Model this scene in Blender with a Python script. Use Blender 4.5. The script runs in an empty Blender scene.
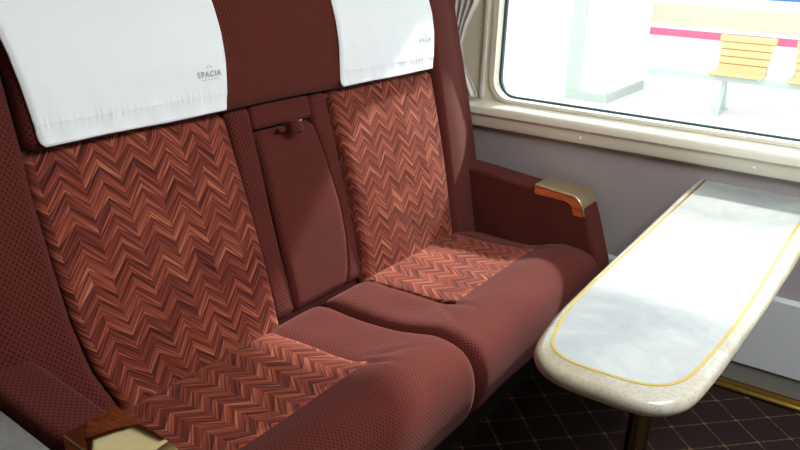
import bpy, bmesh, math, random
from mathutils import Vector, Matrix
random.seed(4)
PI = math.pi
scene = bpy.context.scene
COL = scene.collection

# ------------------------------------------------------------------ helpers
def link(o, parent=None):
    COL.objects.link(o)
    if parent: o.parent = parent
    return o

def tag(o, label=None, cat=None, group=None, kind=None):
    if label: o['label'] = label
    if cat: o['category'] = cat
    if group: o['group'] = group
    if kind: o['kind'] = kind
    return o

def empty(name, loc, label=None, cat=None, group=None):
    o = bpy.data.objects.new(name, None)
    o.location = loc; o.empty_display_size = .05
    link(o)
    return tag(o, label, cat, group)

def mesh(name, verts, faces, mat, parent=None, uvs=None, smooth=True, sharp=None):
    """uvs: per-face list of corner uv tuples.  verts in world coordinates; made local to parent"""
    off = Vector(parent.matrix_world.translation) if parent else Vector((0, 0, 0))
    if parent:
        p = parent; off = Vector((0, 0, 0))
        while p: off = off + Vector(p.location); p = p.parent
    me = bpy.data.meshes.new(name)
    me.from_pydata([tuple(Vector(v) - off) for v in verts], [], faces)
    if uvs:
        lay = me.uv_layers.new(name='UVMap'); k = 0
        for pf, f in zip(uvs, faces):
            for c in pf:
                lay.data[k].uv = c; k += 1
    bm = bmesh.new(); bm.from_mesh(me)
    bmesh.ops.recalc_face_normals(bm, faces=bm.faces[:])
    bm.to_mesh(me); bm.free()
    for p in me.polygons: p.use_smooth = smooth
    if smooth and sharp:
        me.set_sharp_from_angle(angle=math.radians(sharp))
    me.materials.append(mat)
    return link(bpy.data.objects.new(name, me), parent)

def box(name, lo, hi, mat, parent=None, bev=0.0, seg=2, faces_cut=None):
    bm = bmesh.new()
    bmesh.ops.create_cube(bm, size=1)
    for v in bm.verts:
        v.co = Vector([lo[i] if v.co[i] < 0 else hi[i] for i in range(3)])
    if bev: bmesh.ops.bevel(bm, geom=bm.edges[:], offset=bev, segments=seg, profile=.5, affect='EDGES')
    vs = [v.co.copy() for v in bm.verts]; bm.verts.index_update()
    fs = [[v.index for v in f.verts] for f in bm.faces]; bm.free()
    return mesh(name, vs, fs, mat, parent, smooth=bool(bev), sharp=40)

def prism(name, outline, axis, a, b, mat, parent=None, smooth=False, sharp=35, bev=0):
    """outline of 2-D points in the plane normal to axis, extruded from a to b"""
    def P(p, t):
        return {'x': (t, p[0], p[1]), 'y': (p[0], t, p[1]), 'z': (p[0], p[1], t)}[axis]
    n = len(outline)
    vs = [P(p, a) for p in outline] + [P(p, b) for p in outline]
    fs = [[i, (i+1) % n, n+(i+1) % n, n+i] for i in range(n)] + [list(range(n))[::-1], list(range(n, 2*n))]
    if bev:
        me = bpy.data.meshes.new('t'); me.from_pydata(vs, [], fs)
        bm = bmesh.new(); bm.from_mesh(me)
        bmesh.ops.recalc_face_normals(bm, faces=bm.faces[:])
        es = [e for e in bm.edges if len(e.link_faces) == 2 and e.calc_face_angle() > .6]
        bmesh.ops.bevel(bm, geom=es, offset=bev, segments=3, profile=.5, affect='EDGES')
        bm.verts.index_update()
        vs = [v.co.copy() for v in bm.verts]; fs = [[v.index for v in f.verts] for f in bm.faces]
        bm.free(); bpy.data.meshes.remove(me)
        smooth = True
    return mesh(name, vs, fs, mat, parent, smooth=smooth, sharp=sharp)

def tube(name, pts, r, mat, parent=None, n=12, closed=False):
    vs = []; fs = []; m = len(pts); pts = [Vector(p) for p in pts]
    for i, p in enumerate(pts):
        a = pts[i-1] if (i or closed) else p
        b = pts[(i+1) % m] if (i < m-1 or closed) else p
        t = (b-a).normalized()
        up = Vector((0, 0, 1)) if abs(t.z) < .9 else Vector((1, 0, 0))
        s = t.cross(up).normalized(); w = s.cross(t)
        for k in range(n):
            th = 2*PI*k/n
            vs.append(p + s*math.cos(th)*r + w*math.sin(th)*r)
    for i in range(m if closed else m-1):
        for k in range(n):
            fs.append([i*n+k, i*n+(k+1) % n, ((i+1) % m)*n+(k+1) % n, ((i+1) % m)*n+k])
    if not closed: fs += [list(range(n)), list(range((m-1)*n, m*n))]
    return mesh(name, vs, fs, mat, parent, sharp=50)

def resample(pts, step, closed=True):
    """Catmull-Rom through pts then even spacing"""
    n = len(pts); out = []
    P = [Vector(p) for p in pts]
    rng = range(n) if closed else range(n-1)
    for i in rng:
        if closed: p0, p1, p2, p3 = P[i-1], P[i], P[(i+1) % n], P[(i+2) % n]
        else: p0, p1, p2, p3 = P[max(i-1, 0)], P[i], P[i+1], P[min(i+2, n-1)]
        k = max(1, int(round((p2-p1).length/step)))
        for j in range(k):
            t = j/k
            # centripetal-ish tangents kept short so that long/short neighbours do not overshoot
            L = (p2-p1).length
            m1 = (p2-p0); m1 = m1.normalized()*L if m1.length else m1
            m2 = (p3-p1); m2 = m2.normalized()*L if m2.length else m2
            h00 = 2*t**3-3*t**2+1; h10 = t**3-2*t**2+t; h01 = -2*t**3+3*t**2; h11 = t**3-t**2
            out.append(p1*h00+m1*h10*.9+p2*h01+m2*h11*.9)
    if not closed: out.append(P[-1])
    return out

def rrect(t0, t1, n0, n1, r, k=5):
    """rounded rectangle, counter-clockwise, points (t,n)"""
    out = []
    for cx, cy, a0 in ((t1-r, n0+r, -90), (t1-r, n1-r, 0), (t0+r, n1-r, 90), (t0+r, n0+r, 180)):
        for i in range(k+1):
            a = math.radians(a0+90*i/k)
            out.append((cx+r*math.cos(a), cy+r*math.sin(a)))
    return out

def sweep(name, x0, x1, sec, r, mat, parent=None, step=.014, disp=None, warp=None, u0=0.0, vstart=0):
    """closed (y,z) section run along x with pillowed ends of radius r; uv in metres"""
    n = len(sec); S = [Vector(p) for p in sec]
    area = sum(S[i].x*S[(i+1) % n].y-S[(i+1) % n].x*S[i].y for i in range(n))
    if area < 0: S = S[::-1]
    nor = []
    for i in range(n):
        t = (S[(i+1) % n]-S[i-1]).normalized()
        nor.append(Vector((t.y, -t.x)))
    arc = [0]
    for i in range(n): arc.append(arc[-1]+(S[(i+1) % n]-S[i]).length)
    st = []
    K = 6
    for k in range(K): th = PI/2*k/K; st.append((x0+r*(1-math.sin(th)) if False else x0+r*(1-math.cos(th)), r*(1-math.sin(th))))
    m = max(1, int((x1-x0-2*r)/step))
    for k in range(m+1): st.append((x0+r+(x1-x0-2*r)*k/m, 0))
    for k in range(K-1, -1, -1): th = PI/2*k/K; st.append((x1-r*(1-math.cos(th)), r*(1-math.sin(th))))
    vs = []; fs = []; uv = []
    for (x, d) in st:
        for i in range(n):
            p = S[i]-nor[i]*d
            if disp and d < r*.999:
                p = p+nor[i]*disp((x-x0)/(x1-x0), x, p.x, p.y, nor[i])
            v = (x, p.x, p.y)
            if warp: v = warp(v)
            vs.append(v)
    L = len(st)
    uu = [u0+st[0][0]]
    for s in range(1, L):
        uu.append(uu[-1]+math.hypot(st[s][0]-st[s-1][0], st[s][1]-st[s-1][1]))
    for s in range(L-1):
        for i in range(n):
            j = (i+1) % n
            fs.append([s*n+i, s*n+j, (s+1)*n+j, (s+1)*n+i])
            a, b = uu[s], uu[s+1]
            uv.append([(a, arc[i]), (a, arc[i+1]), (b, arc[i+1]), (b, arc[i])])
    for s in (0, L-1):
        fs.append([s*n+i for i in range(n)])
        uv.append([(S[i].x, S[i].y) for i in range(n)])
    # keep uv aligned with faces: from_pydata keeps corner order
    return mesh(name, vs, fs, mat, parent, uvs=uv, sharp=None)

def sheet(name, nu, nv, fn, mat, parent=None, thick=0.0, uvf=None):
    vs = []; fs = []; uv = []
    for j in range(nv+1):
        for i in range(nu+1):
            vs.append(fn(i/nu, j/nv))
    W = nu+1
    q = (lambda i, j: uvf(i/nu, j/nv)) if uvf else (lambda i, j: (i/nu, j/nv))
    for j in range(nv):
        for i in range(nu):
            fs.append([j*W+i, j*W+i+1, (j+1)*W+i+1, (j+1)*W+i])
            uv.append([q(i, j), q(i+1, j), q(i+1, j+1), q(i, j+1)])
    o = mesh(name, vs, fs, mat, parent, uvs=uv)
    if thick:
        m = o.modifiers.new('thickness', 'SOLIDIFY'); m.thickness = thick; m.offset = 0
    return o

def lerp(a, b, t): return a+(b-a)*t
def interp(tab, z):
    if z <= tab[0][0]: return tab[0][1]
    for (z0, v0), (z1, v1) in zip(tab, tab[1:]):
        if z <= z1: return lerp(v0, v1, (z-z0)/(z1-z0))
    return tab[-1][1]

# ------------------------------------------------------------------ materials
def newmat(name):
    m = bpy.data.materials.new(name); m.use_nodes = True
    nt = m.node_tree; nt.nodes.clear()
    out = nt.nodes.new('ShaderNodeOutputMaterial')
    b = nt.nodes.new('ShaderNodeBsdfPrincipled')
    nt.links.new(b.outputs[0], out.inputs[0])
    return m, nt, b

class N:
    def __init__(s, nt): s.nt = nt
    def val(s, sock, v):
        if isinstance(v, (int, float)): sock.default_value = v
        elif isinstance(v, (tuple, list)): sock.default_value = v
        else: s.nt.links.new(v, sock)
    def m(s, op, a, b=None, c=None):
        n = s.nt.nodes.new('ShaderNodeMath'); n.operation = op
        for i, v in enumerate((a, b, c)):
            if v is not None: s.val(n.inputs[i], v)
        return n.outputs[0]
    def sep(s, v):
        n = s.nt.nodes.new('ShaderNodeSeparateXYZ'); s.val(n.inputs[0], v); return n.outputs
    def comb(s, x, y, z):
        n = s.nt.nodes.new('ShaderNodeCombineXYZ')
        for i, v in enumerate((x, y, z)): s.val(n.inputs[i], v)
        return n.outputs[0]
    def uv(s):
        return s.nt.nodes.new('ShaderNodeTexCoord').outputs['UV']
    def objco(s):
        return s.nt.nodes.new('ShaderNodeTexCoord').outputs['Object']
    def noise(s, vec, scale, detail=2, rough=.5, dist=0):
        n = s.nt.nodes.new('ShaderNodeTexNoise'); s.val(n.inputs['Vector'], vec)
        n.inputs['Scale'].default_value = scale; n.inputs['Detail'].default_value = detail
        n.inputs['Roughness'].default_value = rough; n.inputs['Distortion'].default_value = dist
        return n.outputs['Fac']
    def white(s, vec):
        n = s.nt.nodes.new('ShaderNodeTexWhiteNoise'); n.noise_dimensions = '3D'; s.val(n.inputs['Vector'], vec)
        return n.outputs['Value']
    def ramp(s, f, stops, interp='LINEAR'):
        n = s.nt.nodes.new('ShaderNodeValToRGB'); s.val(n.inputs[0], f); r = n.color_ramp
        r.interpolation = interp
        while len(r.elements) < len(stops): r.elements.new(.5)
        for e, (p, c) in zip(r.elements, stops):
            e.position = p; e.color = (*c, 1) if len(c) == 3 else c
        return n.outputs[0]
    def mix(s, f, a, b, mode='MIX'):
        n = s.nt.nodes.new('ShaderNodeMix'); n.data_type = 'RGBA'; n.blend_type = mode
        s.val(n.inputs[0], f)
        s.val(n.inputs[6], (*a, 1) if isinstance(a, tuple) and len(a) == 3 else a)
        s.val(n.inputs[7], (*b, 1) if isinstance(b, tuple) and len(b) == 3 else b)
        return n.outputs[2]
    def bump(s, h, strength, dist, bsdf):
        n = s.nt.nodes.new('ShaderNodeBump'); n.inputs['Strength'].default_value = strength
        n.inputs['Distance'].default_value = dist
        s.val(n.inputs['Height'], h); s.nt.links.new(n.outputs[0], bsdf.inputs['Normal'])

def lin(r, g, b):
    f = lambda c: ((c/255+.055)/1.055)**2.4 if c > 10 else c/255/12.92
    return (f(r), f(g), f(b))

def plain(name, col, rough=.6, metal=0, noise=0.0, scale=20, coat=0, spec=.5, sheen=0, bump=0):
    m, nt, b = newmat(name); n = N(nt)
    b.inputs['Roughness'].default_value = rough; b.inputs['Metallic'].default_value = metal
    b.inputs['Coat Weight'].default_value = coat; b.inputs['Specular IOR Level'].default_value = spec
    b.inputs['Sheen Weight'].default_value = sheen
    f = n.noise(n.objco(), scale, 4)
    k = noise if noise else .03
    c = n.mix(f, tuple(x*(1-k) for x in col), tuple(min(1, x*(1+k)) for x in col))
    nt.links.new(c, b.inputs['Base Color'])
    if bump: n.bump(f, bump, .002, b)
    return m

def fabric_mat(name, dark, light, pitch=.0108):
    m, nt, b = newmat(name); n = N(nt)
    u, v, _ = n.sep(n.uv())
    su = n.m('SINE', n.m('MULTIPLY', u, 2*PI/pitch/1.0)); sv = n.m('SINE', n.m('MULTIPLY', v, 2*PI/pitch/1.25))
    lat = n.m('MULTIPLY', su, sv)
    nz = n.noise(n.comb(u, v, 0), 900, 2, .6)
    dots = n.ramp(lat, [(.15, (1, 1, 1)), (.55, (0, 0, 0))])
    f = n.m('ADD', n.m('SUBTRACT', n.m('MULTIPLY', dots, .85), .48), n.m('MULTIPLY', n.m('SUBTRACT', nz, .5), .8))
    big = n.noise(n.comb(u, v, 3), 9, 3)
    f2 = n.m('ADD', f, n.m('MULTIPLY', n.m('SUBTRACT', big, .5), .5))
    c = n.ramp(n.m('ADD', n.m('MULTIPLY', f2, .5), .5), [(.18, dark), (.42, light), (.9, tuple(x*1.2 for x in light))])
    nt.links.new(c, b.inputs['Base Color'])
    b.inputs['Roughness'].default_value = .92
    b.inputs['Specular IOR Level'].default_value = .15
    b.inputs['Sheen Weight'].default_value = .12; b.inputs['Sheen Roughness'].default_value = .45
    b.inputs['Sheen Tint'].default_value = (1, .62, .6, 1)
    n.bump(f, .35, .0012, b)
    return m

def chevron_mat(name, seed=0):
    m, nt, b = newmat(name); n = N(nt)
    u, v, _ = n.sep(n.uv())
    per = .084
    x = n.m('DIVIDE', u, per)
    fr = n.m('FRACT', x)
    tri = n.m('ABSOLUTE', n.m('SUBTRACT', n.m('MULTIPLY', fr, 2), 1))       # 1 at seam, 0 at the middle
    col = n.m('FLOOR', n.m('MULTIPLY', x, 2))                                # each arm of the V
    colp = n.m('FLOOR', x)
    w = n.m('SUBTRACT', v, n.m('MULTIPLY', tri, .035))
    ws = n.m('SUBTRACT', v, n.m('MULTIPLY', tri, .047))
    # fine strands along each arm, a different run of shades on every arm
    st = n.noise(n.comb(n.m('MULTIPLY', ws, 250), n.m('MULTIPLY', col, 7.31), n.m('MULTIPLY', u, 6)), 1.0, 2, .75)
    fl = n.m('FLOOR', n.m('MULTIPLY', ws, 260))
    wn = n.white(n.comb(fl, n.m('ADD', col, seed), .5))
    # broader bands that carry across the whole row
    bandf = n.m('FRACT', n.m('DIVIDE', n.m('ADD', w, n.m('MULTIPLY', n.white(n.comb(col, seed, 2)), .004)), .032))
    band = bandf
    bid = n.m('FLOOR', n.m('DIVIDE', w, .032))
    bt = n.white(n.comb(bid, colp, seed+3))
    f = n.m('ADD', n.m('MULTIPLY', st, .62), n.m('MULTIPLY', wn, .34))
    f = n.m('ADD', f, n.m('MULTIPLY', n.m('SUBTRACT', band, .5), .24))
    f = n.m('ADD', f, n.m('MULTIPLY', n.m('SUBTRACT', bt, .5), .14))
    c = n.ramp(f, [(.14, lin(46, 17, 14)), (.32, lin(84, 34, 27)), (.50, lin(118, 54, 41)), (.66, lin(150, 78, 56)), (.88, lin(192, 130, 98))])
    nt.links.new(c, b.inputs['Base Color'])
    b.inputs['Roughness'].default_value = .85
    b.inputs['Specular IOR Level'].default_value = .2
    b.inputs['Sheen Weight'].default_value = .1; b.inputs['Sheen Roughness'].default_value = .4
    b.inputs['Sheen Tint'].default_value = (1, .7, .62, 1)
    n.bump(n.m('ADD', st, n.m('MULTIPLY', band, .6)), .3, .0015, b)
    return m

M_bur = fabric_mat('burgundy_velour', lin(32, 11, 9), lin(86, 36, 29))
M_chev = chevron_mat('chevron_moquette')
M_chev2 = chevron_mat('chevron_moquette_seat', 5)
M_pipe = plain('seam_piping', lin(70, 30, 28), .8)
M_black = plain('seat_base_black', lin(30, 28, 28), .6)
M_brass = plain('polished_brass', (.62, .50, .24), .07, 1.0, .02)
M_satin = plain('satin_brass', (.86, .75, .46), .34, 1.0, .03)
M_gold = plain('gold_trim', (.56, .39, .09), .22, 1.0, .04)
M_legm = plain('dark_bronze', (.20, .15, .08), .25, 1.0, .05)
M_metal = plain('steel', (.7, .7, .72), .25, 1.0)
M_cream = plain('cream_paint', lin(232, 229, 204), .42, 0, .02, 6)
M_cream2 = plain('window_frame_paint', lin(236, 235, 216), .35, 0, .02, 6)
M_wallg = plain('grey_wall_laminate', lin(160, 155, 156), .40, 0, .05, 3)
M_panel = plain('pale_heater_panel', lin(196, 204, 206), .40, 0, .03, 4)
M_kick = plain('grey_kick_plate', lin(120, 120, 116), .45, 0, .04, 5)
M_ceil = plain('ceiling_paint', lin(225, 220, 208), .7)
M_parti = plain('partition_paint', lin(150, 135, 118), .6)
M_cap = plain('screw_cap', lin(250, 244, 220), .3)
M_gasket = plain('window_gasket', lin(40, 72, 84), .5)
M_platf = plain('platform_concrete', lin(228, 228, 226), .8, 0, .03, 2)
M_outw = plain('station_wall_white', lin(246, 246, 246), .7, 0, .01, 3)
M_pink = plain('pink_stripe', lin(240, 112, 150), .6)
M_peach = plain('peach_band', lin(246, 212, 188), .6)
M_blue = plain('blue_stripe', lin(60, 130, 200), .6)
M_green = plain('pale_green_tile', lin(190, 202, 188), .6)
M_plinth = plain('grey_plinth', lin(188, 196, 186), .7)
M_woodo = plain('orange_slat_wood', lin(243, 198, 142), .5, 0, .06, 8)
M_board = plain('brown_seat_board', lin(212, 158, 118), .5)
M_teal = plain('pale_teal_metal', lin(196, 212, 206), .5, 0)
M_orange = plain('logo_orange', lin(240, 170, 90), .8)
M_cyan = plain('logo_cyan', lin(140, 205, 215), .8)
M_greyp = plain('logo_grey', lin(156, 163, 168), .8)

def cloth_mat(name, col, sub=.15):
    m, nt, b = newmat(name); n = N(nt)
    b.inputs['Roughness'].default_value = .9; b.inputs['Sheen Weight'].default_value = .15
    b.inputs['Specular IOR Level'].default_value = .2
    f = n.noise(n.uv(), 400, 2)
    nt.links.new(n.mix(f, tuple(x*.97 for x in col), col), b.inputs['Base Color'])
    n.bump(f, .1, .0005, b)
    return m
M_cloth = cloth_mat('white_linen', lin(238, 246, 250))
M_curt = cloth_mat('pale_grey_curtain_cloth', lin(226, 224, 220))
M_white = plain('white_strip_paint', lin(238, 238, 230), .35)

def marble_mat(name, base, vein, speck, rough=.12):
    m, nt, b = newmat(name); n = N(nt)
    co = n.objco()
    a = n.noise(co, 4.5, 8, .62, .8)
    v = n.noise(co, 7, 6, .6, 1.6)
    vv = n.m('ABSOLUTE', n.m('SUBTRACT', v, .5))
    f = n.m('SUBTRACT', 1, n.m('MULTIPLY', vv, 9)); f = n.m('MAXIMUM', f, 0)
    c = n.ramp(a, [(.32, vein), (.58, base), (.75, tuple(min(1, x*1.1) for x in base))])
    c = n.mix(n.m('MULTIPLY', f, .28), c, vein)
    s = n.noise(co, 160, 3, .7)
    c = n.mix(n.m('MULTIPLY', n.ramp(s, [(.5, (0, 0, 0)), (.72, (1, 1, 1))]), .5), c, speck)
    nt.links.new(c, b.inputs['Base Color'])
    b.inputs['Roughness'].default_value = rough
    b.inputs['Coat Weight'].default_value = .3; b.inputs['Coat Roughness'].default_value = .05
    return m
M_marble = marble_mat('white_marble', lin(172, 178, 175), lin(146, 155, 158), lin(158, 162, 158))
M_rim = marble_mat('beige_granite_edge', lin(186, 187, 176), lin(164, 153, 122), lin(138, 122, 86))
M_ledge = marble_mat('grey_marble_ledge', lin(150, 152, 150), lin(118, 122, 122), lin(100, 100, 98), .3)

def wood_mat():
    m, nt, b = newmat('armrest_wood'); n = N(nt)
    x, y, z = n.sep(n.objco())
    f = n.noise(n.comb(n.m('MULTIPLY', x, 4), n.m('MULTIPLY', y, 12), n.m('MULTIPLY', z, 220)), 1, 3, .6)
    nt.links.new(n.ramp(f, [(.3, lin(150, 62, 24)), (.55, lin(200, 100, 46)), (.8, lin(226, 134, 70))]), b.inputs['Base Color'])
    b.inputs['Roughness'].default_value = .3; b.inputs['Coat Weight'].default_value = .4
    return m
M_wood = wood_mat()

def carpet_mat():
    m, nt, b = newmat('diamond_carpet'); n = N(nt)
    x, y, z = n.sep(n.objco())
    a = n.m('DIVIDE', n.m('SUBTRACT', x, 1.629), .1585); c_ = n.m('DIVIDE', n.m('SUBTRACT', y, .846), .154)
    p = n.m('ADD', a, c_); q = n.m('SUBTRACT', a, c_)
    def dist(t): return n.m('ABSOLUTE', n.m('SUBTRACT', n.m('FRACT', n.m('ADD', t, 100.5)), .5))
    dp, dq = dist(p), dist(q)
    nz = n.noise(n.objco(), 260, 2, .7)
    d = n.m('MINIMUM', dp, dq)
    line = n.m('LESS_THAN', n.m('ADD', d, n.m('MULTIPLY', nz, .03)), .036)
    node = n.m('LESS_THAN', n.m('ADD', dp, dq), .075)
    on = n.m('MAXIMUM', n.m('MULTIPLY', line, n.m('GREATER_THAN', n.noise(n.objco(), 190, 1), .49)), node)
    base = n.ramp(n.noise(n.objco(), 340, 3, .7), [(.3, lin(22, 17, 16)), (.7, lin(56, 45, 42))])
    big = n.noise(n.objco(), 6, 2)
    base = n.mix(n.m('MULTIPLY', big, .5), base, lin(38, 30, 28))
    nt.links.new(n.mix(n.m('MULTIPLY', on, .85), base, lin(112, 94, 68)), b.inputs['Base Color'])
    b.inputs['Roughness'].default_value = .95; b.inputs['Specular IOR Level'].default_value = .1
    n.bump(nz, .6, .004, b)
    return m
M_carpet = carpet_mat()

def glass_mat():
    m = bpy.data.materials.new('window_glass'); m.use_nodes = True; nt = m.node_tree; nt.nodes.clear()
    out = nt.nodes.new('ShaderNodeOutputMaterial'); mx = nt.nodes.new('ShaderNodeMixShader')
    t = nt.nodes.new('ShaderNodeBsdfTransparent'); g = nt.nodes.new('ShaderNodeBsdfGlossy')
    t.inputs[0].default_value = (.95, .98, .97, 1); g.inputs['Roughness'].default_value = .01
    lw = nt.nodes.new('ShaderNodeLayerWeight'); lw.inputs[0].default_value = .5
    pw = nt.nodes.new('ShaderNodeMath'); pw.operation = 'POWER'; pw.inputs[1].default_value = 5
    ad = nt.nodes.new('ShaderNodeMath'); ad.operation = 'MULTIPLY_ADD'; ad.inputs[1].default_value = .9; ad.inputs[2].default_value = .06
    nt.links.new(lw.outputs['Facing'], pw.inputs[0]); nt.links.new(pw.outputs[0], ad.inputs[0])
    nt.links.new(ad.outputs[0], mx.inputs[0]); nt.links.new(t.outputs[0], mx.inputs[1]); nt.links.new(g.outputs[0], mx.inputs[2])
    nt.links.new(mx.outputs[0], out.inputs[0]); return m
M_glass = glass_mat()

def lamp_mat(col, s):
    m, nt, b = newmat('ceiling_lamp_glow')
    b.inputs['Base Color'].default_value = (.9, .9, .9, 1)
    b.inputs['Emission Color'].default_value = (*col, 1); b.inputs['Emission Strength'].default_value = s
    return m
M_lamp = lamp_mat((.98, .98, 1), 17.5)

# ------------------------------------------------------------------ the room
def struct(o): o['kind'] = 'structure'; return o
X0, Y0, Y1, H = -1.0, -1.7, 1.78, 2.25
WX = 2.47            # face of the wall under the window
struct(box('floor', (X0, Y0, -.05), (2.62, Y1, 0), M_carpet))
struct(box('ceiling', (X0, Y0, H), (2.62, Y1, H+.05), M_ceil))
struct(box('wall_back', (X0, Y1, 0), (2.62, Y1+.05, H), M_parti))
struct(box('wall_front', (X0, Y0-.05, 0), (2.62, Y0, H), M_parti))
struct(box('wall_left', (X0-.05, Y0, 0), (X0, Y1, H), M_parti))
wr = struct(box('wall_right', (WX, Y0, 0), (2.62, Y1, .80), M_wallg))
# window surround: cream panel with a round-cornered opening
def rect_loop(y0, y1, z0, z1, r, k=8):
    return rrect(y0, y1, z0, z1, r, k)
WY0, WY1, WZ0, WZ1 = -1.15, 1.280, .829, 1.61
inner = rect_loop(WY0, WY1, WZ0, WZ1, .075)
def ring(name, inner, outer, xa, xb, mat, parent=None):
    n = len(inner); vs = []; fs = []
    for x in (xa, xb):
        for L in (inner, outer):
            vs += [(x, p[0], p[1]) for p in L]
    for i in range(n):
        j = (i+1) % n
        fs += [[i, j, n+j, n+i], [2*n+i, 2*n+j, 3*n+j, 3*n+i], [i, j, 2*n+j, 2*n+i], [n+i, n+j, 3*n+j, 3*n+i]]
    return mesh(name, vs, fs, mat, parent, smooth=True, sharp=30)
outer = rrect(Y0, Y1, .80, H, .001, 8)
struct(ring('wall_right_upper', inner, outer, 2.50, 2.62, M_cream))
lip_o = rect_loop(WY0-.016, WY1+.016, WZ0-.008, WZ1+.016, .085)
wf = struct(ring('window_1', rect_loop(WY0+.004, WY1-.004, WZ0+.004, WZ1-.004, .071), lip_o, 2.490, 2.5305, M_cream2))
ring('gasket', rect_loop(WY0+.012, WY1-.013, WZ0+.011, WZ1-.013, .066), rect_loop(WY0, WY1, WZ0, WZ1, .075), 2.531, 2.545, M_gasket, wf)
gl = rect_loop(WY0+.012, WY1-.013, WZ0+.011, WZ1-.013, .066)
mesh('pane', [(2.538, p[0], p[1]) for p in gl], [list(range(len(gl)))], M_glass, wf, smooth=False)
# vertical joint strips beside the window
struct(box('trim_1', (2.484, 1.314, .83), (2.4995, 1.328, H), M_white, bev=.003))
# window sill with a nosing and fascia
sill_prof = [(2.4995, .820), (2.488, .819), (2.446, .809), (2.437, .805), (2.433, .798), (2.434, .779), (2.443, .773), (2.445, .767),
             (2.445, .735), (2.449, .730), (2.4695, .730), (2.4695, .79), (2.4995, .80)]
sill = struct(prism('window_sill', sill_prof, 'y', Y0, 1.40, M_cream2, smooth=True, sharp=50))
for yy in (.908, .352):
    vs = []; nn = 14
    for (xx, rr) in ((2.4449, .0062), (2.4428, .0060), (2.4412, .0038)):
        vs += [(xx, yy+rr*math.cos(2*PI*k/nn), .751+rr*math.sin(2*PI*k/nn)) for k in range(nn)]
    fs = [[a*nn+k, a*nn+(k+1) % nn, (a+1)*nn+(k+1) % nn, (a+1)*nn+k] for a in range(2) for k in range(nn)]+[list(range(2*nn, 3*nn))]
    mesh('screw_cap', vs, fs, M_cap, sill)
# heater casing along the foot of the wall
hp = struct(prism('baseboard_right', [(WX-.0005, .352), (2.452, .350), (2.446, .344), (2.446, .102), (2.466, .098), (WX-.0005, .098)], 'y', Y0, 1.30, M_panel, smooth=True, sharp=40))
struct(box('trim_2', (2.455, Y0, .030), (WX-.0005, 1.30, .0975), M_kick))
struct(prism('trim_3', [(2.468, .0005), (2.44, .0005), (2.425, .006), (2.425, .014), (2.432, .020), (2.446, .020), (2.450, .028), (2.468, .028)], 'y', Y0, 1.30, M_gold, smooth=True, sharp=50))
# ceiling lamp panel (part of the ceiling)
lp = struct(box('trim_4', (.55, -.9, H-.03), (1.75, -.3, H-.0005), M_lamp))

# ------------------------------------------------------------------ outside: station platform
struct(box('floor_platform', (2.85, -8, -.40), (9.6, 12, -.15), M_platf))
sw = struct(box('wall_station', (9.0, -8, -.15), (9.2, 12, 4.2), M_outw))
def strip(nm, z0, z1, m, y0=-8, y1=2.66): return struct(box(nm, (8.99, y0, z0), (8.9995, y1, z1), m))
strip('trim_5', .480, .557, M_pink)
strip('trim_6', .605, .825, M_peach)
strip('trim_7', .930, 1.00, M_blue)
pil = empty('station_pillar', (7.8, 3.1, -.15), 'white station pillar with a pale green stripe and low grey plinth', 'pillar')
box('shaft', (7.8, 2.68, -.15), (8.995, 5.6, 4.2), M_outw, pil)
box('corner_strip', (7.785, 2.97, -.06), (7.7995, 3.13, 4.2), M_green, pil)
prism('plinth', [(7.77, 2.65), (8.995, 2.65), (8.995, 2.6795), (7.7995, 2.6795), (7.7995, 3.11), (7.77, 3.11)], 'z', -.15, -.06, M_plinth, pil)
# platform bench: a beam on legs carrying separate slatted seats
bench = empty('platform_bench', (8.2, 1.2, -.15), 'pale teal steel bench beam on legs carrying the slatted orange platform seats', 'bench')
box('beam', (8.14, -.9, .17), (8.20, 2.38, .225), M_teal, bench, .008)
for yy in (1.60, -.1):
    prism('leg', [(8.15, .17), (8.19, .17), (8.05, -.14), (8.01, -.14)], 'y', yy-.02, yy+.02, M_teal, bench)
    prism('leg', [(8.15, .17), (8.19, .17), (8.36, -.14), (8.32, -.14)], 'y', yy-.02, yy+.02, M_teal, bench)
    box('foot', (7.96, yy-.03, -.1495), (8.42, yy+.03, -.135), M_teal, bench)
def pchair(yc, label, root=None):
    r = empty('platform_chair', (8.1, yc, .226), label, 'seat', 'slatted orange seats on the platform bench')
    w = .25
    for k in range(4):
        box('seat_slat', (7.98+k*.085, yc-w+.0, .245), (7.98+k*.085+.075, yc+w, .262), M_woodo, r, .004)
    for k in range(5):
        z0 = .262+k*.070; xo = 8.30+k*.018
        ww = w-.03+k*.011
        vs = [(xo, yc-ww, z0), (xo, yc+ww, z0), (xo+.016, yc+ww+.004, z0+.060), (xo+.016, yc-ww-.004, z0+.060)]
        vs += [(a+.014, b, c) for a, b, c in vs]
        fs = [[0, 1, 2, 3], [4, 5, 6, 7], [0, 1, 5, 4], [1, 2, 6, 5], [2, 3, 7, 6], [3, 0, 4, 7]]
        mesh('back_slat', vs, fs, M_woodo, r, smooth=False)
    bd = [(yc-w+.07, .255), (yc+w-.07, .255), (yc+w-.03, .29), (yc+w+.005, .60), (yc-w-.005, .60), (yc-w+.03, .29)]
    vs = [(8.315+(z-.255)*.25, y, z) for y, z in bd]+[(8.322+(z-.255)*.25, y, z) for y, z in bd]
    mesh('back_board', vs, [list(range(6)), list(range(6, 12))]+[[i, (i+1) % 6, 6+(i+1) % 6, 6+i] for i in range(6)], M_board, r, smooth=False)
    for s in (-1, 1):
        tube('side_frame', [(7.98, yc+s*(w-.02), .236), (8.28, yc+s*(w-.02), .236), (8.335, yc+s*(w-.02), .262), (8.41, yc+s*(w-.02), .64)], .009, M_teal, r, 8)
    return r
pchair(1.49, 'orange slatted platform seat seen whole through the window')
pchair(.78, 'orange slatted platform seat cut off by the right edge of the picture')

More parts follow.
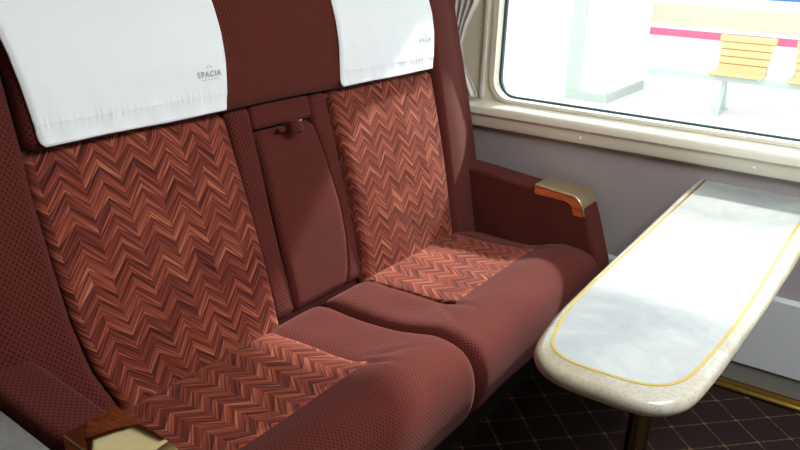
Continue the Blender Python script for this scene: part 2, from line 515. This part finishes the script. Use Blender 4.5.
# ------------------------------------------------------------------ the double seat
SY, SZ, SL = 1.195, .42, .22
e_t = Vector((SL, 1)).normalized(); e_n = Vector((-e_t.y, e_t.x))   # (y,z)
def bp(t, n): return (SY+e_t.x*t+e_n.x*n, SZ+e_t.y*t+e_n.y*n)
def T(z): return (z-SZ)/e_t.y
seat = empty('double_train_seat', (1.44, 1.1, 0), 'burgundy two-place train seat with rust chevron cushions and brass-capped armrests', 'seat')

# backrest shell
sec = [bp(t, n) for t, n in rrect(-.20, T(1.44), -.19, -.055, .03)]
sweep('backrest_shell', .45, 2.40, sec, .025, M_bur, seat, step=.05)

def band_section(t0, t1, n0, fprof, r=.02, step=.012):
    """section from a front profile n=f(t)"""
    pts = []
    m = int((t1-t0)/step)
    front = [(t0+(t1-t0)*i/m) for i in range(m+1)]
    for t in front:
        d = min(t-t0, t1-t); n = fprof(t)
        if d < r: n -= r-math.sqrt(max(0, r*r-(r-d)**2))
        pts.append(bp(t, n))
    pts += [bp(t1, n0), bp(t0, n0)]
    return pts

# side bolsters (wings)
def smooth(a, b, x): t = max(0, min(1, (x-a)/(b-a))); return t*t*(3-2*t)
PL = [(.43, .800), (.52, .763), (.64, .742), (.746, .735), (.90, .729), (.97, .731)]       # inner edge of the near bolster
PR = [(.43, 1.274), (.62, 1.258), (.78, 1.244), (.96, 1.230)]
PC = [(.43, 1.644), (.70, 1.636), (.96, 1.618)]
def warp_wl(v):
    x, y, z = v; u = (x-.452)/.276
    return (lerp(.452, interp(PL, z)-.002, u), y+.045*smooth(.63, .47, x) if False else y+.045*(1-smooth(.47, .63, x)), z)
def warp_wr(v):
    x, y, z = v
    return (x+.022*smooth(2.2, 2.4, x)*(1-smooth(.6, 1.15, z)), y+.044*smooth(2.20, 2.40, x), z)
for (a, b, wp) in ((.452, .728, warp_wl), (2.141, 2.405, warp_wr)):
    sec = band_section(-.22, T(1.45), -.06, lambda t: -.004+.012*math.sin(max(0, min(1, t/1.0))*PI), .03)
    sweep('side_bolster', a, b, sec, .030, M_bur, seat, warp=wp)

# patterned back cushions
def padfn(t): return -.012+.012*math.sin(PI*max(0, min(1, (t+.02)/.58)))**.8
for (a, b) in ((.730, 1.238), (1.624, 2.132)):
    sec = band_section(-.02, T(.968), -.056, padfn, .022)
    def d(u, x, y, z, nr):
        return .006*math.sin(PI*u)+.0015*math.sin(23*x+9*z)
    wp = (lambda v: (lerp(interp(PL, v[2]), interp(PR, v[2]), (v[0]-.730)/.508), v[1], v[2])) if a < 1 else (lambda v: (lerp(interp(PC, v[2]), 2.140, (v[0]-1.624)/.508), v[1], v[2]))
    sweep('back_cushion', a, b, sec, .020, M_chev, seat, disp=d, warp=wp)

# headrest along the whole back
def headn(t):
    s = (t-T(.972))/(T(1.42)-T(.972)); s = max(0, min(1, s))
    return interp([(0, .010), (.12, .018), (.25, .022), (.38, .019), (.52, .008), (.7, -.012), (1, -.045)], s)
TH0, TH1 = T(.969), T(1.425)
sec = band_section(TH0, TH1, -.058, headn, .018)
sweep('headrest', .732, 2.130, sec, .022, M_bur, seat, step=.02, disp=lambda u, x, y, z, nr: -.004*math.exp(-((x-1.43)/.18)**2))

# centre console: padded frame and fold-down armrest
def flat(n): return lambda t: n
sec = band_section(-.02, T(.966), -.0555, flat(-.044), .008)
sweep('console_panel', 1.240, 1.622, sec, .006, M_bur, seat, step=.03)
armL = [(.44, 1.345), (.60, 1.333), (.72, 1.326), (.90, 1.318)]
armR = [(.44, 1.560), (.48, 1.578), (.56, 1.588), (.66, 1.584), (.75, 1.568), (.85, 1.548), (.885, 1.536), (.91, 1.512)]
armS = [q for q in armR if q[0] < .89]+[(.97, 1.532)]
def warp_arm(v):
    x, y, z = v; u = (x-1.30)/.25
    return (lerp(interp(armL, z), interp(armR, z), u), y, z)
sec = band_section(T(.435), T(.905), -.0435, lambda t: -.015+.008*math.sin(PI*min(1, max(0, t/.5))), .014)
fa = sweep('fold_down_armrest', 1.30, 1.55, sec, .018, M_bur, seat, warp=warp_arm)
def warp_l(v):
    x, y, z = v; u = (x-1.24)/.06
    return (lerp(interp([(.44, 1.272), (.95, 1.240)], z), interp(armL, z)-.002, u), y, z)
def warp_r(v):
    x, y, z = v; u = (x-1.56)/.06
    return (lerp(interp(armS, z)+.003, interp([(.44, 1.632), (.6, 1.632), (.95, 1.606)], z), u), y, z)
sec = band_section(T(.435), T(.967), -.0435, flat(-.018), .010)
sweep('console_pad', 1.24, 1.30, sec, .012, M_bur, seat, warp=warp_l)
sweep('console_pad', 1.56, 1.62, sec, .012, M_bur, seat, warp=warp_r)
sec = band_section(T(.911), T(.968), -.0435, flat(-.017), .008, .006)
sweep('console_top_pad', 1.316, 1.534, sec, .010, M_bur, seat)
# pull tab: a folded fabric loop on the armrest's top edge
def P3(x, t, n): y, z = bp(t, n); return (x, y, z)
def tab_warp(v):
    x, y, z = v; u = (x-1.400)/.046
    return (x, y-.006*math.sin(PI*u), z+.006*math.sin(PI*u)-.004*u)
ptb = sweep('pull_tab', 1.402, 1.448, [bp(t, n) for t, n in rrect(T(.884), T(.916), -.004, .028, .012)], .007, M_bur, fa, step=.004, warp=tab_warp)
sweep('tab_loop', 1.378, 1.412, [bp(t, n) for t, n in rrect(T(.893), T(.905), -.004, .006, .004)], .003, M_bur, fa, step=.01)
tube('zip_slider', [P3(1.446, T(.909), -.004), P3(1.474, T(.911), -.004)], .0024, M_metal, fa, 8)

# seat cushions
csec_pts = [(1.235, .30), (1.225, .395), (1.19, .420), (1.10, .422), (1.00, .424), (.935, .430), (.895, .445), (.84, .459), (.79, .456), (.75, .440), (.725, .412),
            (.712, .37), (.712, .32), (.730, .262), (.765, .232), (.85, .228), (1.05, .23), (1.19, .24)]
csec = [tuple(p) for p in resample(csec_pts, .012)]
def gauss(x, s): return math.exp(-(x/s)**2)
for (a, b, px0, px1, ct) in ((.672, 1.436, .742, 1.230, 1.230), (1.444, 2.275, 1.630, 2.122, 1.630)):
    def d(u, x, y, z, nr, a=a, b=b, px0=px0, px1=px1):
        up = max(0, nr.y)
        o = .004*min(1, min(x-a, b-x)/.06+.2)*up
        # burgundy borders beside the pattern stand slightly proud
        side = 1-1/(1+math.exp(-(x-px1)/.008)) if False else 0
        inner = (1/(1+math.exp(-(x-px1-.01)/.008)) if px1 < 1.5 else 1/(1+math.exp((x-px0+.01)/.008)))
        o += .006*up*inner*smooth(.88, .93, y)
        if px1 > 1.5: o -= .024*smooth(2.13, 2.26, x)*up
        # tucks running from the pattern corners
        for cx, sg in ((px1, 1), (px0, -1)):
            dd = (x-cx)-sg*(.925-y)*.25
            if .80 < y < .97: o -= .010*gauss(dd, .010)*up*gauss(y-.89, .05)
            dd2 = (x-cx-sg*.03)-sg*(.925-y)*.9
            if .80 < y < .97: o -= .006*gauss(dd2, .012)*up*gauss(y-.88, .05)
        return o+.0012*math.sin(17*x+29*y)
    cu = sweep('seat_cushion', a, b, csec, .034, M_bur, seat, disp=d, step=.01)
    # patterned panel let into the cushion
    def panel(i, j, px0=px0, px1=px1, a=a, b=b):
        x = lerp(px0, px1, i); y = lerp(.898, 1.222, j)
        # corners of the panel rounded
        zt = interp([(.895, .445), (.915, .4365), (.935, .430), (1.0, .424), (1.1, .422), (1.19, .420), (1.23, .400)], y)
        up = 1
        z = zt+.004*min(1, min(x-a, b-x)/.06+.2)
        ed = min(min(i, 1-i)*(px1-px0)/.02, j*.30/.02, 1)
        z += .0035+.004*max(0, ed)**.5-.004
        return (x, y, z+.0012*math.sin(17*x+29*y)+.004*math.sin(PI*i)*math.sin(PI*j))
    sheet('seat_panel', 44, 26, panel, M_chev2, cu, .006, uvf=lambda i, j, px0=px0, px1=px1: (lerp(px0, px1, i), 3+j*.31))
    # welt along the cushion's outer front edge
# dark plinth under the cushions
box('seat_base', (.70, .86, 0.0005), (2.26, 1.24, .222), M_black, seat, .01)

# armrests
def arm(x0, x1, tag_):
    prof = [(1.36, .04), (1.36, .616), (1.20, .606), (1.02, .588), (.90, .577), (.845, .568), (.812, .546), (.797, .510), (.745, .36), (.712, .20), (.705, .04)]
    pts = []
    P = [Vector(p) for p in prof]
    for i in range(len(P)):
        q = P[(i+1) % len(P)]; k = max(1, int((q-P[i]).length/.03))
        for j in range(k): pts.append(tuple(P[i].lerp(q, j/k)))
    arm_ = sweep('armrest', x0, x1, pts, .014, M_bur, seat, step=.02)
    # brass cap wrapping over the front end
    xa, xb = x0-.002, x1+.002
    def path(off):
        out = [(.995, .590+off), (.93, .584+off), (.872, .5785+off)]
        cy, cz, r = .868, .540, .039+off
        for k in range(1, 8):
            a = math.radians(90+72*k/7); out.append((cy+r*math.cos(a), cz+r*math.sin(a)))
        out.append((.820-off*.9, .522))
        return out
    o = path(.012); i_ = path(.004)
    cap = prism('brass_cap', o+i_[::-1], 'x', xa, xb, M_brass if x0 < 1 else M_satin, arm_, bev=.0022, sharp=60)
    w = path(.0035); w2 = [(.993, .567), (.93, .566), (.880, .564), (.864, .557), (.856, .546), (.848, .522)]
    for (p, q) in ((xa, xa+.010), (xb-.010, xb)):
        prism('wood_inlay', w+w2[::-1], 'x', p, q, M_wood, cap)
    return arm_
arm(.549, .645, 0)
arm(2.308, 2.430, 1)

# ------------------------------------------------------------------ antimacassars (white headrest cloths)
def cloth(xa, xb, xat, xbt, label, seed):
    # xa, xb at the hem; xat, xbt at the height of the picture's top edge
    rnd = random.Random(seed)
    ph = [rnd.uniform(0, 6) for _ in range(8)]
    t0, t1 = T(.973), TH1-.004
    def base_n(t):
        n = max(headn(max(t, TH0+.012)), .0)
        dd = t-TH0
        if dd < .018: n = headn(TH0+.018)
        return n+.0045
    L = t1-t0
    def xl(s): return xa+(xat-xa)*min(1.3, s/.24)
    def xr(s): return xb+(xbt-xb)*min(1.3, math.sin(min(1, s/.24)*PI/2))
    def at(x, s, lift=0):
        """x, s in metres up from the hem"""
        t = t0+s
        n = base_n(t)
        # gathered hem band
        g = gauss(s-.040, .010)
        fine = math.sin(x*410+ph[0])+.7*math.sin(x*633+ph[1])+.5*math.sin(x*197+ph[2])
        n += .0020*gauss(s-.040, .004)+.0011*g*fine*(.6+.4*math.sin(x*31+ph[7]))
        n += .0006*gauss(s-.005, .03)*(math.sin(x*47+ph[3])+.6*math.sin(x*88+ph[4]))
        n += .0008*math.exp(-s/.10)*math.sin(x*60+ph[5]+s*15)
        n += .0020*math.sin(x*13+ph[6]+s*9)*.6+.0022+.0014*math.exp(-s/.06)*math.sin(x*95+ph[2]+s*40)*math.sin(x*23+ph[5])
        # draped side edges: fold back round the pad's ends
        ed = min(x-xl(s), xr(s)-x)
        if ed < .014: n -= .006*(1-ed/.014)**2
        n += .0015*math.exp(-s/.02)
        return P3(x, t, n+lift)
    nv = 64
    def fn(i, j):
        s = L*j
        if s < .02:                                     # rounded hem corners
            c = .007*(1-math.sqrt(max(0, 1-(1-s/.02)**2)))
        else: c = 0
        x = lerp(xl(s)+c, xr(s)-c, i)
        sag = .0008*math.sin(i*9+ph[1])*max(0, 1-s/.05)
        return at(x, s+sag)
    o = sheet('headrest_cover', 240, nv, fn, M_cloth, None, .0025, uvf=lambda i, j: (i*(xb-xa), j*L))
    tag(o, label, 'headrest cover', 'white cloth headrest covers')
    # stitched hem lines as raised cords
    def cord(pts, r, nm='hem'): return tube(nm, pts, r, M_cloth, o, 6)
    cord([at(lerp(xa+.013, xb-.013, k/60), .004, .0008) for k in range(61)], .0016)
    cord([at(lerp(xl(.04)+.003, xr(.04)-.003, k/80), .040+.0012*math.sin(k*1.9)*math.sin(k*.6), .0003) for k in range(81)], .0010)
    cord([at(xl(L*.9*k/40)+.005, .016+L*.9*k/40, .0004) for k in range(41)], .0012)
    cord([at(xr(L*.9*k/40)-.005, .016+L*.9*k/40, .0004) for k in range(41)], .0012)
    return o, at
c1, at1 = cloth(.752, 1.212, .724, 1.236, 'white cloth headrest cover with small grey lettering, nearer at left of the picture', 1)
c2, at2 = cloth(1.632, 2.108, 1.655, 2.136, 'white cloth headrest cover on the seat beside the window', 2)

def lettering(parent, at, xc, sc, w=.060):
    cu = bpy.data.curves.new('t', 'FONT'); cu.body = 'SPACIA'; cu.size = .021; cu.space_character = 1.22
    cu.align_x = 'CENTER'; cu.offset = .0002
    to = bpy.data.objects.new('t', cu); COL.objects.link(to)
    dg = bpy.context.evaluated_depsgraph_get(); dg.update()
    me = bpy.data.meshes.new_from_object(to.evaluated_get(dg))
    vs = [v.co.copy() for v in me.vertices]; fs = [list(p.vertices) for p in me.polygons]
    bpy.data.objects.remove(to); bpy.data.curves.remove(cu); bpy.data.meshes.remove(me)
    mesh('lettering', [at(xc+v.x*.86, sc+v.y*.86, .0034) for v in vs], fs, M_greyp, parent, smooth=False)
    def patch(nm, x, s, wx, ws, m):
        mesh(nm, [at(x-wx, s-ws, .0036), at(x+wx, s-ws, .0036), at(x+wx, s+ws, .0036), at(x-wx, s+ws, .0036)], [[0, 1, 2, 3]], m, parent, smooth=False)
    patch('orange_mark', xc+.007, sc+.0215, .0035, .0014, M_orange)
    patch('blue_mark', xc-.003, sc+.0215, .0022, .0014, M_cyan)
    patch('grey_mark', xc+.001, sc+.0255, .0012, .0010, M_greyp)
    V = []; F = []
    for k in range(12):
        x = xc-.024+k*.0042
        for q in ((0, -.0006), (.0028, -.0006), (.0028, .0006), (0, .0006)): V.append(at(x+q[0], sc-.006+q[1], .0034))
        F.append([4*k, 4*k+1, 4*k+2, 4*k+3])
    mesh('underline_print', V, F, M_greyp, parent, smooth=False)
lettering(c1, at1, 1.168, .080)
lettering(c2, at2, 2.058, .086)

# ------------------------------------------------------------------ table
def plan(pts, ins=0.0):
    """smooth open outline from the wall round the nose and back, moved inward by ins"""
    R0 = resample(pts, .012, closed=False)
    out = []
    for i, p in enumerate(R0):
        t = (R0[min(i+1, len(R0)-1)]-R0[max(i-1, 0)]).normalized()
        out.append((p.x+t.y*ins if 0 < i < len(R0)-1 else p.x, p.y-t.x*ins))
    return out
OUT = [(2.468, .138), (1.974, .142), (1.665, .152), (1.403, .164), (1.238, .174), (1.150, .186), (1.106, .212), (1.084, .252), (1.080, .32), (1.084, .39),
       (1.104, .434), (1.149, .465), (1.25, .484), (1.352, .492), (1.86, .502), (2.468, .514)]
INL = [(2.465, .172), (2.23, .178), (1.80, .181), (1.544, .183), (1.359, .192), (1.262, .200), (1.192, .212), (1.153, .236), (1.134, .272), (1.129, .335),
       (1.134, .400), (1.167, .439), (1.248, .462), (1.382, .478), (1.80, .482), (2.465, .487)]
table = empty('window_table', (1.5, .335, 0), 'narrow round-nosed marble table with gold inlay line, fixed to the wall under the window', 'table')
ZT = .680
stack = []
R_ = .0155
for k in range(0, 13):
    a = math.radians(-90+180*k/12)
    stack.append((R_*(1-math.cos(a)), ZT-R_*1.05-.0001+R_*1.05*math.sin(a)))
vs = []; fs = []; n0 = None
for ins, z in stack:
    L = plan(OUT, ins)
    n0 = len(L); vs += [(p[0], p[1], z) for p in L]
for s in range(len(stack)-1):
    for i in range(n0): j = (i+1) % n0; fs.append([s*n0+i, s*n0+j, (s+1)*n0+j, (s+1)*n0+i])
fs += [list(range(n0)), list(range((len(stack)-1)*n0, len(stack)*n0))]
tt = mesh('tabletop', vs, fs, M_rim, table, sharp=60)
Li = plan(INL, .003)
mesh('marble_panel', [(p[0], p[1], ZT+.0004) for p in Li]+[(p[0], p[1], ZT-.003) for p in Li], [list(range(len(Li)))]+[[i, (i+1) % len(Li), len(Li)+(i+1) % len(Li), len(Li)+i] for i in range(len(Li))], M_marble, tt, smooth=False)
A = plan(INL, -.0022); B = plan(INL, .0040); n1 = len(A)
vs = []
for L, z in ((A, ZT-.002), (A, ZT+.0012), (B, ZT+.0012), (B, ZT-.002)): vs += [(p[0], p[1], z) for p in L]
fs = []
for s in range(3):
    for i in range(n1-1): fs.append([s*n1+i, s*n1+i+1, (s+1)*n1+i+1, (s+1)*n1+i])
mesh('gold_inlay', vs, fs, M_gold, tt, sharp=30)
tube('leg', [(1.468, .335, .0305), (1.468, .335, .6465)], .024, M_legm, table, 28)
mesh_pts = []
def lathe(name, cx, cy, prof, mat, parent, n=32):
    vs = []; fs = []
    for r, z in prof: vs += [(cx+r*math.cos(2*PI*k/n), cy+r*math.sin(2*PI*k/n), z) for k in range(n)]
    for s in range(len(prof)-1):
        for k in range(n): fs.append([s*n+k, s*n+(k+1) % n, (s+1)*n+(k+1) % n, (s+1)*n+k])
    fs += [list(range(n)), list(range((len(prof)-1)*n, len(prof)*n))]
    return mesh(name, vs, fs, mat, parent, sharp=40)
lathe('foot_plate', 1.468, .335, [(.085, .0005), (.085, .006), (.075, .012), (.034, .018), (.028, .030)], M_legm, table)
box('support_rail', (1.36, .28, .634), (1.58, .39, .6465), M_legm, table, .003)

# ------------------------------------------------------------------ marble ledge at the aisle side
ledge = empty('marble_ledge', (.3, 1.2, 0), 'grey marble side ledge left of the near armrest, bottom left corner of the picture', 'ledge')
prism('ledge_top', [(.05, .72), (.512, .72), (.543, 1.195), (.40, 1.195), (.05, 1.195)], 'z', .550, .578, M_ledge, ledge, bev=.003)
box('ledge_body', (.08, .80, .0005), (.49, 1.18, .5495), M_parti, ledge, .004)

# ------------------------------------------------------------------ curtain tied back beside the window
def curt(i, j):
    z = lerp(.832, 1.75, j)
    edge = interp([(.832, 1.322), (.88, 1.350), (.94, 1.385), (1.02, 1.40), (1.09, 1.378), (1.165, 1.342), (1.25, 1.325), (1.8, 1.318)], z)
    far = interp([(.832, 1.46), (1.0, 1.45), (1.2, 1.475), (1.8, 1.48)], z)
    pinch = interp([(.832, 1.0), (1.0, .4), (1.2, 1.0), (1.8, 1.0)], z)
    y = lerp(edge, far, i)
    x = 2.458+.014*pinch*math.sin(i*34+j*2)
    return (x, y, z)
cur = sheet('curtain', 70, 50, curt, M_curt, None, .002)
tag(cur, 'pale grey pleated curtain gathered beside the window behind the seat', 'curtain')

# ------------------------------------------------------------------ light
w = bpy.data.worlds.new('World'); scene.world = w; w.use_nodes = True
bg = w.node_tree.nodes['Background']; bg.inputs[0].default_value = (.88, .95, 1, 1); bg.inputs[1].default_value = 1.75
sun = bpy.data.lights.new('sun', 'SUN'); sun.energy = 5.8; sun.angle = math.radians(2.6); sun.color = (1, .97, .93)
so = bpy.data.objects.new('sun', sun); COL.objects.link(so)
dv = Vector((-1, .10, -.81)); so.rotation_euler = dv.to_track_quat('-Z', 'Y').to_euler(); so.location = (8, 0, 8)

# ------------------------------------------------------------------ camera
cam = bpy.data.cameras.new('camera'); cam.sensor_fit = 'HORIZONTAL'; cam.sensor_width = 36
cam.lens = 758.4029/800*36; cam.clip_start = .02; cam.clip_end = 200
co = bpy.data.objects.new('camera', cam); COL.objects.link(co)
ax = (550.0, -261.0); bx = (-1200.0, -325.0); f = math.sqrt(-(ax[0]*bx[0]+ax[1]*bx[1]))
Xa = Vector((ax[0], -ax[1], -f)).normalized(); Ya = Vector((bx[0], -bx[1], -f)).normalized(); Za = Xa.cross(Ya)
Rm = Matrix((Xa, Ya, Za))
co.matrix_world = Matrix.Translation((0, 0, 1.35)) @ Rm.to_4x4()
scene.camera = co
vs_ = scene.view_settings
vs_.view_transform = 'Standard'; vs_.look = 'None'; vs_.exposure = 0.42; vs_.gamma = 1; vs_.use_curve_mapping = False
